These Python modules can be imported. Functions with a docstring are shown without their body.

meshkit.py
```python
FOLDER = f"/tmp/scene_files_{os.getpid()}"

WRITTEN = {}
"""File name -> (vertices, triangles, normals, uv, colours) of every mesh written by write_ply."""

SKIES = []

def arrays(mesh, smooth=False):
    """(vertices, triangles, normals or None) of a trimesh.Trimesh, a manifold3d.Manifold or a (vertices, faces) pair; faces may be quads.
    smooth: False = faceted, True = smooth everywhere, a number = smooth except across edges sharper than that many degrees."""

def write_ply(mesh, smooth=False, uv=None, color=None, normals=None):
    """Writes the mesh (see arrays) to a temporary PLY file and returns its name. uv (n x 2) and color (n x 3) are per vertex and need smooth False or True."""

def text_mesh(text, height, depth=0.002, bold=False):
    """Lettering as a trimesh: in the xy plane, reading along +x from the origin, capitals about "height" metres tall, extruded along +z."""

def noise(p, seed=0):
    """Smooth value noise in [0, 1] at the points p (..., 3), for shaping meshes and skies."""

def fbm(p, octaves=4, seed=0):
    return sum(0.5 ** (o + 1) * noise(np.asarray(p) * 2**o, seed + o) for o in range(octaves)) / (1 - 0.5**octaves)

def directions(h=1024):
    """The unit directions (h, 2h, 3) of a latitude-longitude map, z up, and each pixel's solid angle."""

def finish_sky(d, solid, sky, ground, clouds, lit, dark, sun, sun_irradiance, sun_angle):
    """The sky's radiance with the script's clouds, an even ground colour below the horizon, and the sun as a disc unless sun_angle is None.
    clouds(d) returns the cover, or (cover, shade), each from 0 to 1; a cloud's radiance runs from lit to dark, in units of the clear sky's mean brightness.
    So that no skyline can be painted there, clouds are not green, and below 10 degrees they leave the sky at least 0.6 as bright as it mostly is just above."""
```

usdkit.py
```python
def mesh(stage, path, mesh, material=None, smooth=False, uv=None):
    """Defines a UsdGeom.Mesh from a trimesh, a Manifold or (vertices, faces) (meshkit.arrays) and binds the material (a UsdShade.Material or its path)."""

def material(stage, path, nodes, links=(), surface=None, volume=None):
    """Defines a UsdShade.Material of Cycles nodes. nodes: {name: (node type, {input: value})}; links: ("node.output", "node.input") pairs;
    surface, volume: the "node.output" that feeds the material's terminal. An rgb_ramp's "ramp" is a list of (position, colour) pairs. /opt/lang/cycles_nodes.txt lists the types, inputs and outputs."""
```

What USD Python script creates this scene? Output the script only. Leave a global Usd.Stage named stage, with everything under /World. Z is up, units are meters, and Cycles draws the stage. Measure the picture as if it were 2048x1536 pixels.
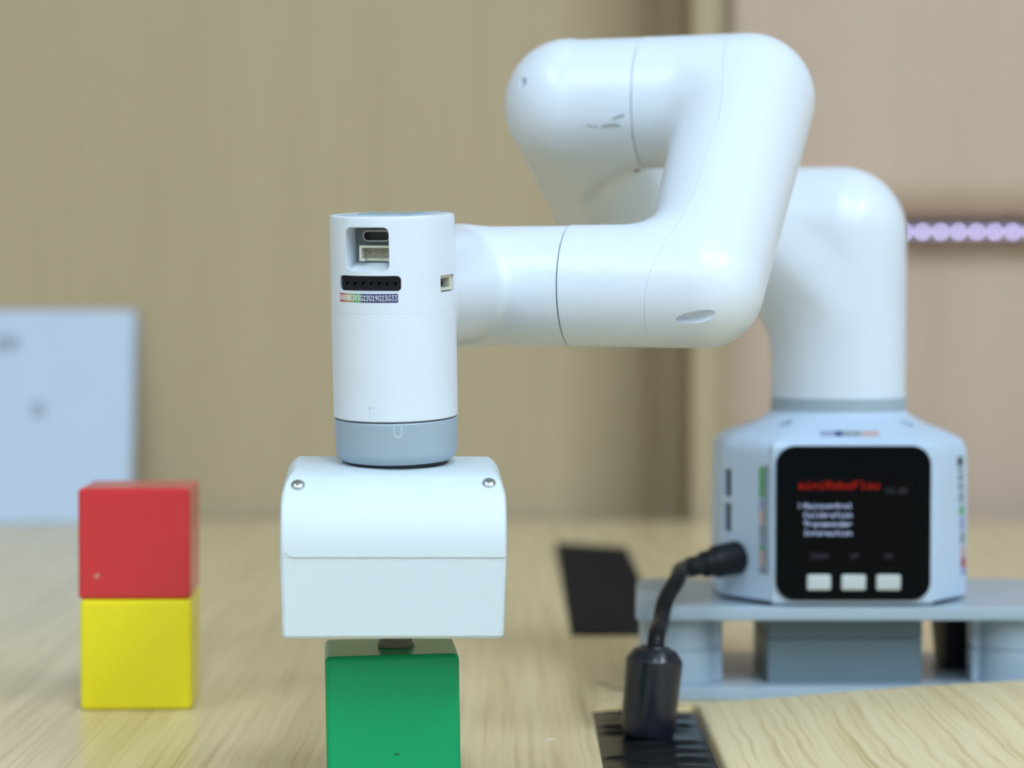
import math, random
import numpy as np
import trimesh
import manifold3d as m3
from shapely.geometry import Polygon, LineString
from pxr import Usd, UsdGeom, UsdLux, Gf, Sdf
import usdkit, meshkit

random.seed(7); np.random.seed(7)
stage = Usd.Stage.CreateInMemory()
UsdGeom.SetStageUpAxis(stage, UsdGeom.Tokens.z)
UsdGeom.SetStageMetersPerUnit(stage, 1.0)
UsdGeom.Xform.Define(stage, '/World'); UsdGeom.Scope.Define(stage, '/World/Looks')

# ------------------------------------------------------------------ camera, light, exposure
FPX, CAM_H, PITCH = 5025.0, 0.140, math.atan(168 / 5025.0)      # focal length in pixels of the 2048-wide frame
cam = UsdGeom.Camera.Define(stage, '/World/Camera')
cam.CreateHorizontalApertureAttr(36.0)
cam.CreateVerticalApertureAttr(27.0)
cam.CreateFocalLengthAttr(FPX / 2048 * 36)
cam.CreateFStopAttr(9.3)
cam.CreateFocusDistanceAttr(0.715)
cam.CreateClippingRangeAttr(Gf.Vec2f(0.02, 100))
cam.CreateExposureAttr(-0.08)
cam.AddTranslateOp().Set(Gf.Vec3d(0, 0, CAM_H))
cam.AddRotateXOp().Set(90 - math.degrees(PITCH))
LAMP = (0.82, 1.0, 1.16)           # slightly cool ceiling panels
LAMP_W = 11.5
LED_W = 9.0
# ceiling panels: (x, y, width, length, strength factor); the room around them is built below
PANELS = [(-1.20, -0.55, 0.3, 1.2, 1.35), (0.30, -0.60, 0.3, 1.2, 1.55), (1.35, -0.60, 0.3, 1.2, 2.65),
          (-1.20, -2.2, 0.3, 1.2, 1.6), (0.30, -2.2, 0.3, 1.2, 1.6), (1.50, -2.2, 0.3, 1.2, 2.2)]
ROOM = dict(x0=-2.4, x1=2.6, y0=-3.2, y1=1.600, z0=-0.745, z1=1.95)

f_ = np.array([0, math.cos(PITCH), -math.sin(PITCH)]); u_ = np.array([0, math.sin(PITCH), math.cos(PITCH)])
CAM = np.array([0, 0, CAM_H])
def at(px, py, d):
    """the point at depth d seen at pixel (px, py) of the photograph"""
    return CAM + d * (f_ + (px - 1024) / FPX * np.array([1, 0, 0]) - (py - 768) / FPX * u_)
def ground(px, py, z=0.0):
    d = f_ + (px - 1024) / FPX * np.array([1, 0, 0]) - (py - 768) / FPX * u_
    return CAM + d * (z - CAM_H) / d[2]

# ------------------------------------------------------------------ materials
def lin(c):
    c = np.asarray(c, float) / 255
    return tuple(np.where(c < 0.04045, c / 12.92, ((c + 0.055) / 1.055) ** 2.4))
def plain(name, color, rough=0.5, spec=0.5, bump=0.0, bscale=900.0, **kw):
    nodes = {'p': ('principled_bsdf', {'base_color': color, 'roughness': rough, 'specular_ior_level': spec, **kw})}
    links = []
    if bump:
        nodes |= {'g': ('geometry', {}), 'n': ('noise_texture', {'scale': bscale, 'detail': 2.0}), 'b': ('bump', {'strength': bump, 'distance': 0.0004})}
        links += [('g.position', 'n.vector'), ('n.fac', 'b.height'), ('b.normal', 'p.normal')]
    return usdkit.material(stage, '/World/Looks/' + name, nodes, links, surface='p.BSDF')
def emit(name, color, strength):
    return usdkit.material(stage, '/World/Looks/' + name, {'e': ('emission', {'color': color, 'strength': strength})}, [], surface='e.emission')
def wood(name, c_dark, c_mid, c_light, fine=(300, 9, 300), rough=0.34, spec=0.5, warp=0.006, warps=14.0, bump=0.12, contrast=1.0, broad=0.5):
    """grain: noise drawn out along the axis whose scale is small, bent by a slower noise"""
    n = {'g': ('geometry', {}),
         'w': ('noise_texture', {'scale': warps, 'detail': 1.0}),
         'wc': ('vector_math', {'math_type': 'subtract', 'vector2': (0.5, 0.5, 0.5)}),
         'ws': ('vector_math', {'math_type': 'multiply', 'vector2': (warp, 0.0, 0.0)}),
         'add': ('vector_math', {'math_type': 'add'}),
         'm': ('mapping', {'scale': fine}),
         'n': ('noise_texture', {'scale': 1.0, 'detail': 4.0, 'roughness': 0.62}),
         'm2': ('mapping', {'scale': tuple(0.13 * s for s in fine)}),
         'n2': ('noise_texture', {'scale': 1.0, 'detail': 2.0}),
         'r': ('rgb_ramp', {'ramp': [(0.5 - 0.15 / contrast, c_dark), (0.5 - 0.05 / contrast, c_mid), (0.5 + 0.11 / contrast, c_light)]}),
         'r2': ('rgb_ramp', {'ramp': [(0.3, c_dark), (0.5, c_mid), (0.7, c_light)]}),
         'mx': ('mix', {'mix_type': 'mix', 'fac': broad}),
         'b': ('bump', {'strength': bump, 'distance': 0.0003}),
         'p': ('principled_bsdf', {'roughness': rough, 'specular_ior_level': spec})}
    l = [('g.position', 'w.vector'), ('w.color', 'wc.vector1'), ('wc.vector', 'ws.vector1'), ('g.position', 'add.vector1'), ('ws.vector', 'add.vector2'),
         ('add.vector', 'm.vector'), ('m.vector', 'n.vector'), ('add.vector', 'm2.vector'), ('m2.vector', 'n2.vector'),
         ('n.fac', 'r.fac'), ('n2.fac', 'r2.fac'), ('r.color', 'mx.color1'), ('r2.color', 'mx.color2'), ('mx.color', 'p.base_color'), ('n.fac', 'b.height'), ('b.normal', 'p.normal')]
    return usdkit.material(stage, '/World/Looks/' + name, n, l, surface='p.BSDF')

M = {}
M['white'] = plain('white_plastic', (0.69, 0.755, 0.85), 0.28, 0.5)
M['pump_white'] = plain('pump_plastic', (0.615, 0.70, 0.75), 0.42, 0.45)
M['grey'] = plain('grey_plastic', (0.49, 0.61, 0.77), 0.42, 0.45)
M['flange_grey'] = plain('flange_plastic', (0.325, 0.41, 0.49), 0.40, 0.45)
M['mount_grey'] = plain('mount_plastic', (0.36, 0.45, 0.53), 0.30, 0.5)
M['mount_dark'] = plain('mount_dark_plastic', (0.13, 0.18, 0.21), 0.4, 0.4)
M['collar'] = plain('collar_plastic', (0.33, 0.41, 0.46), 0.5, 0.4)
M['black'] = plain('black_gloss', (0.004, 0.005, 0.006), 0.3, 0.08)
M['glass_black'] = plain('screen_glass', (0.002, 0.003, 0.004), 0.2, 0.06)
M['dark'] = plain('dark_slot', (0.015, 0.02, 0.022), 0.5, 0.4)
M['rubber'] = plain('black_rubber', (0.006, 0.007, 0.010), 0.42, 0.22)
M['ferrite'] = plain('ferrite_plastic', (0.009, 0.011, 0.020), 0.24, 0.5)
M['button'] = plain('button_plastic', (0.50, 0.545, 0.55), 0.4, 0.5)
M['header'] = plain('header_plastic', (0.008, 0.009, 0.013), 0.35, 0.25)
M['cream'] = plain('cream_plastic', (0.62, 0.61, 0.50), 0.4, 0.5)
M['socket_inner'] = plain('socket_inner_plastic', (0.30, 0.28, 0.21), 0.5, 0.3)
M['mark_grey'] = plain('mark_plastic', (0.50, 0.59, 0.66), 0.4, 0.5)
M['recess'] = plain('atom_plastic', (0.13, 0.16, 0.175), 0.45, 0.5)
M['atom_cap'] = plain('atom_cap_plastic', (0.38, 0.50, 0.62), 0.35, 0.5)
M['atom_screen'] = plain('atom_screen_glass', (0.22, 0.36, 0.42), 0.15, 0.5)
M['steel'] = plain('steel', (0.62, 0.65, 0.68), 0.25, 0.5, metallic=1.0)
M['port_metal'] = plain('port_metal', (0.35, 0.35, 0.36), 0.35, 0.5, metallic=1.0)
M['red'] = plain('red_paint', (0.60, 0.030, 0.038), 0.20, 0.5, bump=0.05)
M['yellow'] = plain('yellow_paint', (0.82, 0.70, 0.010), 0.20, 0.5, bump=0.05)
M['green'] = plain('green_paint', (0.001, 0.31, 0.115), 0.25, 0.3, bump=0.05)
M['chip'] = plain('bare_wood', (0.62, 0.42, 0.27), 0.6, 0.3)
M['green_scuff'] = plain('green_scuff_paint', (0.004, 0.10, 0.03), 0.6, 0.3)
M['tape'] = plain('black_tape', (0.009, 0.010, 0.015), 0.6, 0.04)
M['tape_gloss'] = plain('black_tape_gloss', (0.006, 0.007, 0.009), 0.22, 0.16)
M['nozzle'] = plain('suction_silicone', (0.36, 0.31, 0.24), 0.32, 0.5, transmission_weight=0.35)
M['board'] = plain('whiteboard', (0.53, 0.63, 0.78), 0.5, 0.4)
M['board_edge'] = plain('whiteboard_edge', (0.36, 0.41, 0.47), 0.5, 0.4)
M['board_ink'] = plain('faded_ink', (0.33, 0.39, 0.50), 0.6, 0.3)
M['thread'] = plain('dark_thread', (0.06, 0.05, 0.035), 0.8, 0.1)
M['scuff'] = plain('pencil_scuff', (0.36, 0.41, 0.42), 0.6, 0.2)
M['lbl_red'] = plain('label_red', (0.36, 0.07, 0.08), 0.5, 0.3)
M['lbl_ochre'] = plain('label_ochre', (0.42, 0.27, 0.10), 0.5, 0.3)
M['lbl_green'] = plain('label_green', (0.10, 0.34, 0.14), 0.5, 0.3)
M['lbl_blue'] = plain('label_blue', (0.012, 0.026, 0.15), 0.5, 0.3)
M['lbl_pink'] = plain('label_pink', (0.52, 0.36, 0.34), 0.5, 0.3)
M['lbl_slate'] = plain('label_slate', (0.24, 0.29, 0.33), 0.5, 0.3)
M['lbl_lilac'] = plain('label_lilac', (0.27, 0.32, 0.52), 0.5, 0.3)
M['lbl_white'] = plain('label_white', (0.85, 0.86, 0.88), 0.5, 0.3)
M['lcd'] = emit('lcd_backlight', (0.9, 1.0, 1.15), 0.0065)
M['lcd_red'] = emit('lcd_red', (1.0, 0.045, 0.02), 0.42)
M['lcd_white'] = emit('lcd_white', (0.62, 0.76, 1.15), 0.95)
M['lcd_dim'] = emit('lcd_dim', (0.75, 0.85, 1.15), 0.07)
M['led'] = emit('led_light', (0.66, 0.60, 1.0), LED_W)
M['led_strip'] = plain('led_strip_plastic', (0.30, 0.27, 0.36), 0.5, 0.3)
for _i, _p in enumerate(PANELS): M[f'lamp{_i}'] = emit(f'lamp_diffuser_{_i}', LAMP, LAMP_W * _p[4])
M['lamp_frame'] = plain('lamp_frame', (0.75, 0.76, 0.77), 0.4, 0.5)
M['paint_dark'] = plain('rear_wall_paint', (0.42, 0.43, 0.44), 0.7, 0.2)
M['paint'] = plain('wall_paint', (0.74, 0.74, 0.73), 0.7, 0.2)
M['ceiling'] = plain('ceiling_paint', (0.78, 0.79, 0.79), 0.8, 0.1)
M['floor'] = plain('floor_vinyl', (0.34, 0.31, 0.27), 0.5, 0.3)
M['leg'] = plain('table_leg', (0.55, 0.56, 0.57), 0.4, 0.5)
M['table'] = wood('table_laminate', (0.50, 0.385, 0.20), (0.69, 0.55, 0.315), (0.79, 0.66, 0.41), fine=(420, 5, 420), rough=0.30, bump=0.05, spec=0.5, warp=0.0035, warps=16, contrast=1.1, broad=0.3)
M['sheet'] = wood('sheet_laminate', (0.56, 0.42, 0.205), (0.72, 0.585, 0.335), (0.80, 0.685, 0.44), fine=(560, 6, 560), rough=0.45, spec=0.35, warp=0.0035, warps=26, contrast=1.15, broad=0.25)
M['wall_wood'] = wood('wall_laminate', (0.425, 0.335, 0.205), (0.46, 0.365, 0.228), (0.495, 0.395, 0.252), fine=(120, 120, 3), rough=0.5, spec=0.35, warp=0.004, bump=0.03, contrast=0.8, broad=0.6)
M['wall_wood_pink'] = wood('wall_laminate_rose', (0.525, 0.395, 0.30), (0.56, 0.425, 0.325), (0.595, 0.45, 0.35), fine=(120, 120, 3), rough=0.45, spec=0.35, warp=0.004, bump=0.03, contrast=0.8, broad=0.6)

# ------------------------------------------------------------------ mesh helpers
def tm(v, f): return trimesh.Trimesh(np.asarray(v, float), np.asarray(f, int), process=False)
def cat(*ms): return trimesh.util.concatenate([m if isinstance(m, trimesh.Trimesh) else man_tm(m) for m in ms])
def man(mesh):
    mesh = mesh.copy(); mesh.merge_vertices()
    m = m3.Manifold(m3.Mesh(np.asarray(mesh.vertices, np.float32), np.asarray(mesh.faces, np.uint32)))
    if m.status() != m3.Error.NoError: raise ValueError(f'not a solid: {m.status()}')
    return m if m.volume() > 0 else man(tm(mesh.vertices, mesh.faces[:, ::-1]))
def man_tm(m):
    k = m.to_mesh(); return tm(np.array(k.vert_properties)[:, :3], np.array(k.tri_verts))
def hull(pts):
    h = trimesh.convex.convex_hull(np.asarray(pts)); return h
def ball(n=10):
    p = []
    for i in range(n + 1):
        a = -math.pi / 2 + math.pi * i / n
        for j in range(2 * n):
            b = math.pi * j / n; p.append((math.cos(a) * math.cos(b), math.cos(a) * math.sin(b), math.sin(a)))
    return np.unique(np.round(p, 9), axis=0)
def round_hull(pts, r, n=6):
    b = ball(n) * r; return hull(np.vstack([np.asarray(p) + b for p in pts]))
def rbox(lo, hi, r, n=6):
    lo, hi = np.asarray(lo, float) + r, np.asarray(hi, float) - r
    return round_hull([(x, y, z) for x in (lo[0], hi[0]) for y in (lo[1], hi[1]) for z in (lo[2], hi[2])], r, n)
def box(lo, hi):
    lo, hi = np.asarray(lo, float), np.asarray(hi, float)
    m = trimesh.creation.box(hi - lo); m.apply_translation((lo + hi) / 2); return m
def rrect(w, h, r, n=8):
    pts = []
    for cx, cy, a0 in ((w/2-r, h/2-r, 0), (-w/2+r, h/2-r, 90), (-w/2+r, -h/2+r, 180), (w/2-r, -h/2+r, 270)):
        for i in range(n + 1):
            a = math.radians(a0 + 90 * i / n); pts.append((cx + r * math.cos(a), cy + r * math.sin(a)))
    return pts
def plate(poly, y0, y1):
    """an outline in (x, z) made solid from y0 to y1"""
    m = trimesh.creation.extrude_polygon(poly if isinstance(poly, Polygon) else Polygon(poly), y1 - y0, engine='earcut')
    v = m.vertices.copy(); m.vertices = np.stack([v[:, 0], y1 - v[:, 2], v[:, 1]], 1); m.fix_normals(); return m
def lathe(prof, n=72):
    """prof: (r, z) from bottom to top, closed at the axis"""
    prof = [(0, prof[0][1])] * (prof[0][0] > 1e-9) + list(prof) + [(0, prof[-1][1])] * (prof[-1][0] > 1e-9)
    v, idx = [], []
    for r, z in prof:
        if r < 1e-9: idx.append([len(v)] * n); v.append((0, 0, z))
        else:
            idx.append(list(range(len(v), len(v) + n)))
            v += [(r * math.cos(2*math.pi*k/n), r * math.sin(2*math.pi*k/n), z) for k in range(n)]
    f = []
    for a, b in zip(idx[:-1], idx[1:]):
        for k in range(n):
            q = (a[k], a[(k+1) % n], b[(k+1) % n], b[k])
            if q[0] != q[1]: f.append((q[0], q[1], q[2]))
            if q[2] != q[3]: f.append((q[0], q[2], q[3]))
    return tm(v, f)
def frame(z, x=(1, 0, 0)):
    z = np.asarray(z, float) / np.linalg.norm(z); x = np.asarray(x, float)
    x = x - z * (x @ z); x /= np.linalg.norm(x); return np.stack([x, np.cross(z, x), z], 1)
def put(mesh, R=None, t=(0, 0, 0)):
    m = mesh.copy(); v = np.asarray(m.vertices)
    if R is not None: v = v @ np.asarray(R).T
    m.vertices = v + np.asarray(t); return m
def cyl(p0, p1, r, r1=None, n=48, bev=0.0):
    p0, p1 = np.asarray(p0, float), np.asarray(p1, float); L = np.linalg.norm(p1 - p0); r1 = r if r1 is None else r1
    prof = [(r - bev, 0), (r, bev), (r1, L - bev), (r1 - bev, L)] if bev else [(r, 0), (r1, L)]
    d = (p1 - p0) / L
    return put(lathe(prof, n), frame(d, (1, 0, 0) if abs(d[0]) < 0.9 else (0, 1, 0)), p0)
def spline(pts, n=60):
    from scipy.interpolate import CubicSpline
    pts = np.asarray(pts, float); t = np.r_[0, np.cumsum(np.linalg.norm(np.diff(pts, axis=0), axis=1))]
    return CubicSpline(t, pts)(np.linspace(0, t[-1], n))
def tube(path, r, n=20):
    path = np.asarray(path, float); T = np.gradient(path, axis=0); T /= np.linalg.norm(T, axis=1, keepdims=True)
    x = np.cross(T[0], (0, 0, 1.0)); x = x if np.linalg.norm(x) > 1e-3 else np.cross(T[0], (0, 1.0, 0)); v, f = [], []
    for i, (p, t) in enumerate(zip(path, T)):
        x = x - t * (x @ t); x /= np.linalg.norm(x); y = np.cross(t, x)
        rr = r[i] if np.ndim(r) else r
        v += [p + rr * (math.cos(a) * x + math.sin(a) * y) for a in np.linspace(0, 2*math.pi, n, endpoint=False)]
    N = len(path)
    for i in range(N - 1):
        for k in range(n):
            a, b, c, d = i*n+k, i*n+(k+1) % n, (i+1)*n+(k+1) % n, (i+1)*n+k; f += [(a, b, c), (a, c, d)]
    v += [path[0], path[-1]]
    for k in range(n): f += [(N*n, (k+1) % n, k), (N*n+1, (N-1)*n+k, (N-1)*n+(k+1) % n)]
    return tm(v, f)
def rotz(a): c, s = math.cos(a), math.sin(a); return np.array([[c, -s, 0], [s, c, 0], [0, 0, 1.0]])

def sdf_mesh(fn, lo, hi, h=0.0011):
    """surface nets over a signed distance, then every vertex drawn onto the surface"""
    lo, hi = np.asarray(lo, float), np.asarray(hi, float); n = np.ceil((hi - lo) / h).astype(int) + 1
    ax = [lo[k] + h * np.arange(n[k]) for k in range(3)]
    G = np.stack(np.meshgrid(*ax, indexing='ij'), -1)
    D = np.concatenate([fn(s.reshape(-1, 3)).reshape(s.shape[:-1]) for s in np.array_split(G, 8, axis=0)], 0)
    S = D < 0
    cs = np.zeros(tuple(n - 1) + (3,)); cn = np.zeros(tuple(n - 1))
    def sl(o): return tuple(slice(o[k], n[k] - 1 + o[k]) for k in range(3))
    for axis in range(3):
        others = [k for k in range(3) if k != axis]
        for a in (0, 1):
            for b in (0, 1):
                o0 = [0, 0, 0]; o0[others[0]], o0[others[1]] = a, b; o1 = list(o0); o1[axis] = 1
                d0, d1 = D[sl(o0)], D[sl(o1)]; x = (d0 < 0) != (d1 < 0)
                t = np.where(x, d0 / np.where(x, d0 - d1, 1), 0)
                off = np.zeros(x.shape + (3,)); off[..., others[0]], off[..., others[1]], off[..., axis] = a, b, t
                cs += off * x[..., None]; cn += x
    act = cn > 0; idx = -np.ones(act.shape, int); idx[act] = np.arange(act.sum())
    v = lo + h * (np.argwhere(act) + cs[act] / cn[act][:, None]); F = []
    for axis in range(3):
        b, c = (axis + 1) % 3, (axis + 2) % 3
        s0 = [slice(None)] * 3; s1 = [slice(None)] * 3; s0[axis], s1[axis] = slice(0, -1), slice(1, None)
        A, B = S[tuple(s0)], S[tuple(s1)]; e = np.argwhere(A != B); flip = B[tuple(e.T)]
        e_ok = (e[:, b] > 0) & (e[:, c] > 0) & (e[:, b] < n[b] - 1) & (e[:, c] < n[c] - 1); e, flip = e[e_ok], flip[e_ok]
        q = []
        for db, dc in ((-1, -1), (0, -1), (0, 0), (-1, 0)):
            k = e.copy(); k[:, b] += db; k[:, c] += dc; q.append(idx[tuple(k.T)])
        q = np.stack(q, 1); q[flip] = q[flip][:, ::-1]
        F += [q[:, [0, 1, 2]], q[:, [0, 2, 3]]]
    for _ in range(3):
        d = fn(v); e = 1e-5
        g = np.stack([(fn(v + e * np.eye(3)[k]) - fn(v - e * np.eye(3)[k])) / (2 * e) for k in range(3)], 1)
        g /= np.maximum(np.linalg.norm(g, axis=1, keepdims=True), 0.3); v = v - np.clip(d, -h, h)[:, None] * g
    return tm(v, np.vstack(F))
def seg(p, a, b, ra, rb):
    ab = b - a; t = np.clip(((p - a) @ ab) / (ab @ ab), 0, 1); return np.linalg.norm(p - a - t[:, None] * ab, axis=1) - (ra + (rb - ra) * t)
def smin(a, b, k):
    h = np.maximum(k - np.abs(a - b), 0) / np.maximum(k, 1e-9); return np.minimum(a, b) - h * h * k / 4
def bend(p, d1, d2, corner, v1, v2, k, r):
    """union of two pipes that meet at a corner, filleted on the inside of the bend only"""
    w = v1 / np.linalg.norm(v1) + v2 / np.linalg.norm(v2); w /= np.linalg.norm(w)
    s = np.clip(((p - corner) @ w) / (0.9 * r), 0, 1); return smin(d1, d2, 1e-6 + k * s * s * (3 - 2 * s))

# ------------------------------------------------------------------ scene tree helpers
taken = {}
def numbered(path):
    k = taken.get(path, -1) + 1; taken[path] = k
    return path if k == 0 else f'{path}_{k:03d}'
class Thing:
    def __init__(self, name, loc=(0, 0, 0), label=None, category=None, group=None, kind=None):
        self.path = numbered('/World/' + name); self.loc = np.asarray(loc, float)
        x = UsdGeom.Xform.Define(stage, self.path); x.AddTranslateOp().Set(Gf.Vec3d(*map(float, loc))); self.prim = x.GetPrim()
        for k, v in (('label', label), ('category', category), ('group', group), ('kind', kind)):
            if v: self.prim.SetCustomDataByKey(k, v)
    def part(self, name, mesh, mat, smooth=35, under=None, label=None, kind=None):
        path = numbered((under or self.path) + '/' + name)
        if not isinstance(mesh, trimesh.Trimesh): mesh = man_tm(mesh)
        mesh = put(mesh, None, -self.loc)
        p = usdkit.mesh(stage, path, mesh, M[mat], smooth=smooth).GetPrim()
        for k, v in (('label', label), ('kind', kind)):
            if v: p.SetCustomDataByKey(k, v)
        return path
def solid(name, mesh, mat, label=None, category=None, group=None, kind=None, smooth=35):
    path = numbered('/World/' + name)
    p = usdkit.mesh(stage, path, mesh, M[mat], smooth=smooth).GetPrim()
    for k, v in (('label', label), ('category', category), ('group', group), ('kind', kind)):
        if v: p.SetCustomDataByKey(k, v)
    return path

# ------------------------------------------------------------------ room
R = ROOM
solid('floor', box((R['x0'], R['y0'], R['z0'] - .05), (R['x1'], R['y1'] + .1, R['z0'])), 'floor', kind='structure', smooth=False)
solid('ceiling', box((R['x0'], R['y0'], R['z1']), (R['x1'], R['y1'] + .1, R['z1'] + .05)), 'ceiling', kind='structure', smooth=False)
solid('wall_left', box((R['x0'] - .05, R['y0'], R['z0']), (R['x0'], R['y1'] + .1, R['z1'])), 'paint', kind='structure', smooth=False)
solid('wall_right', box((R['x1'], R['y0'], R['z0']), (R['x1'] + .05, R['y1'] + .1, R['z1'])), 'paint', kind='structure', smooth=False)
solid('wall_front', box((R['x0'], R['y0'] - .05, R['z0']), (R['x1'], R['y0'], R['z1'])), 'paint_dark', kind='structure', smooth=False)
wb = Thing('wall_back', (0, R['y1'], R['z0']), kind='structure')
X_POST0, X_POST1, X_GAP = 0.1145, 0.1315, 0.1415
Z_LED = 0.140 + (600 - 462) * 1.588 / FPX
cv = [(X_POST0, 1.75), (R['x0'], 1.75), (R['x0'], 1.600)] + [(.020 + (X_POST0 - .020) * t, 1.600 + .075 * (t * t * (3 - 2 * t))) for t in np.linspace(0, 1, 16)]
pan = trimesh.creation.extrude_polygon(Polygon(cv), R['z1'] - R['z0'], engine='earcut'); pan.apply_translation((0, 0, R['z0']))
wb.part('panel', pan, 'wall_wood', smooth=40, label='plain wood veneer panel curving back to the corner')
wb.part('post', rbox((X_POST0, 1.597, R['z0']), (X_POST1, 1.75, R['z1']), .002), 'wall_wood', label='narrow upright wood trim')
wb.part('backing', box((X_POST1, 1.612, R['z0']), (X_GAP, 1.75, R['z1'])), 'wall_wood', smooth=False)
wb.part('panel', box((X_GAP, 1.632, R['z0']), (R['x1'], 1.660, Z_LED - .004)), 'wall_wood_pink', smooth=False, label='rosy wood panel below the light strip')
zc = Z_LED + .0055
prof = [(1.660, zc), (1.624, zc), (1.615, zc + .004), (1.606, zc + .014), (1.602, zc + .028), (1.602, R['z1']), (1.660, R['z1'])]
up = plate([(y, z) for y, z in prof], 0, 1)                       # outline in (y, z), turned to run along x
v = up.vertices.copy(); up.vertices = np.stack([X_GAP + (R['x1'] - X_GAP) * v[:, 1], v[:, 0], v[:, 2]], 1); up.fix_normals()
wb.part('panel', up, 'wall_wood_pink', label='rosy wood panel above the light strip')

ls = Thing('light_strip', (0.30, 1.612, Z_LED), 'strip of small violet-white LEDs along the wood wall at right', 'led strip')
ls.part('strip_housing', box((X_GAP + .001, 1.612, Z_LED - .0036), (0.95, 1.6598, Z_LED + .0036)), 'led_strip', smooth=False)
k = 0
x = X_GAP + .006
while x < 0.60:
    ls.part('led', rbox((x - .0013, 1.6105, Z_LED - .0013), (x + .0013, 1.6125, Z_LED + .0013), .0006, 3), 'led'); x += .01155

for i, (cx, cy, w, l, s) in enumerate(PANELS):
    lab = ['long white ceiling light panel at left over the table', 'long white ceiling light panel near the middle over the table edge', 'long white ceiling light panel at right over the table',
           'long white ceiling light panel at left behind the camera', 'long white ceiling light panel in the middle behind the camera', 'long white ceiling light panel at right behind the camera'][i]
    t = Thing('ceiling_light', (cx, cy, R['z1']), lab, 'light')
    z = R['z1']
    fr = trimesh.util.concatenate([box((cx - w/2 - .02, cy - l/2 - .02, z - .03), (cx - w/2, cy + l/2 + .02, z)), box((cx + w/2, cy - l/2 - .02, z - .03), (cx + w/2 + .02, cy + l/2 + .02, z)),
                                   box((cx - w/2, cy - l/2 - .02, z - .03), (cx + w/2, cy - l/2, z)), box((cx - w/2, cy + l/2, z - .03), (cx + w/2, cy + l/2 + .02, z))])
    t.part('frame', fr, 'lamp_frame', smooth=False)
    t.part('diffuser', box((cx - w/2, cy - l/2, z - .022), (cx + w/2, cy + l/2, z - .012)), f'lamp{i}', smooth=False)

# ------------------------------------------------------------------ table with the cable slot
SX0, SX1, SY1, SZ = 0.0272, 0.0632, 0.868, -0.0022
T = Thing('table', (0, 0.75, R['z0']), 'wide table with pale striped wood laminate top carrying everything', 'table')
top = man(rbox((-1.35, -0.05, -0.025), (1.5, 1.590, 0.0), .0015, 4)) - man(box((SX0, 0.30, SZ), (SX1, SY1, .01)))
T.part('table_top', top, 'table', smooth=30)
for x in (-1.25, 1.40):
    for y in (0.05, 1.50): T.part('leg', rbox((x - .025, y - .025, R['z0']), (x + .025, y + .025, -.025), .003, 3), 'leg')

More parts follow.
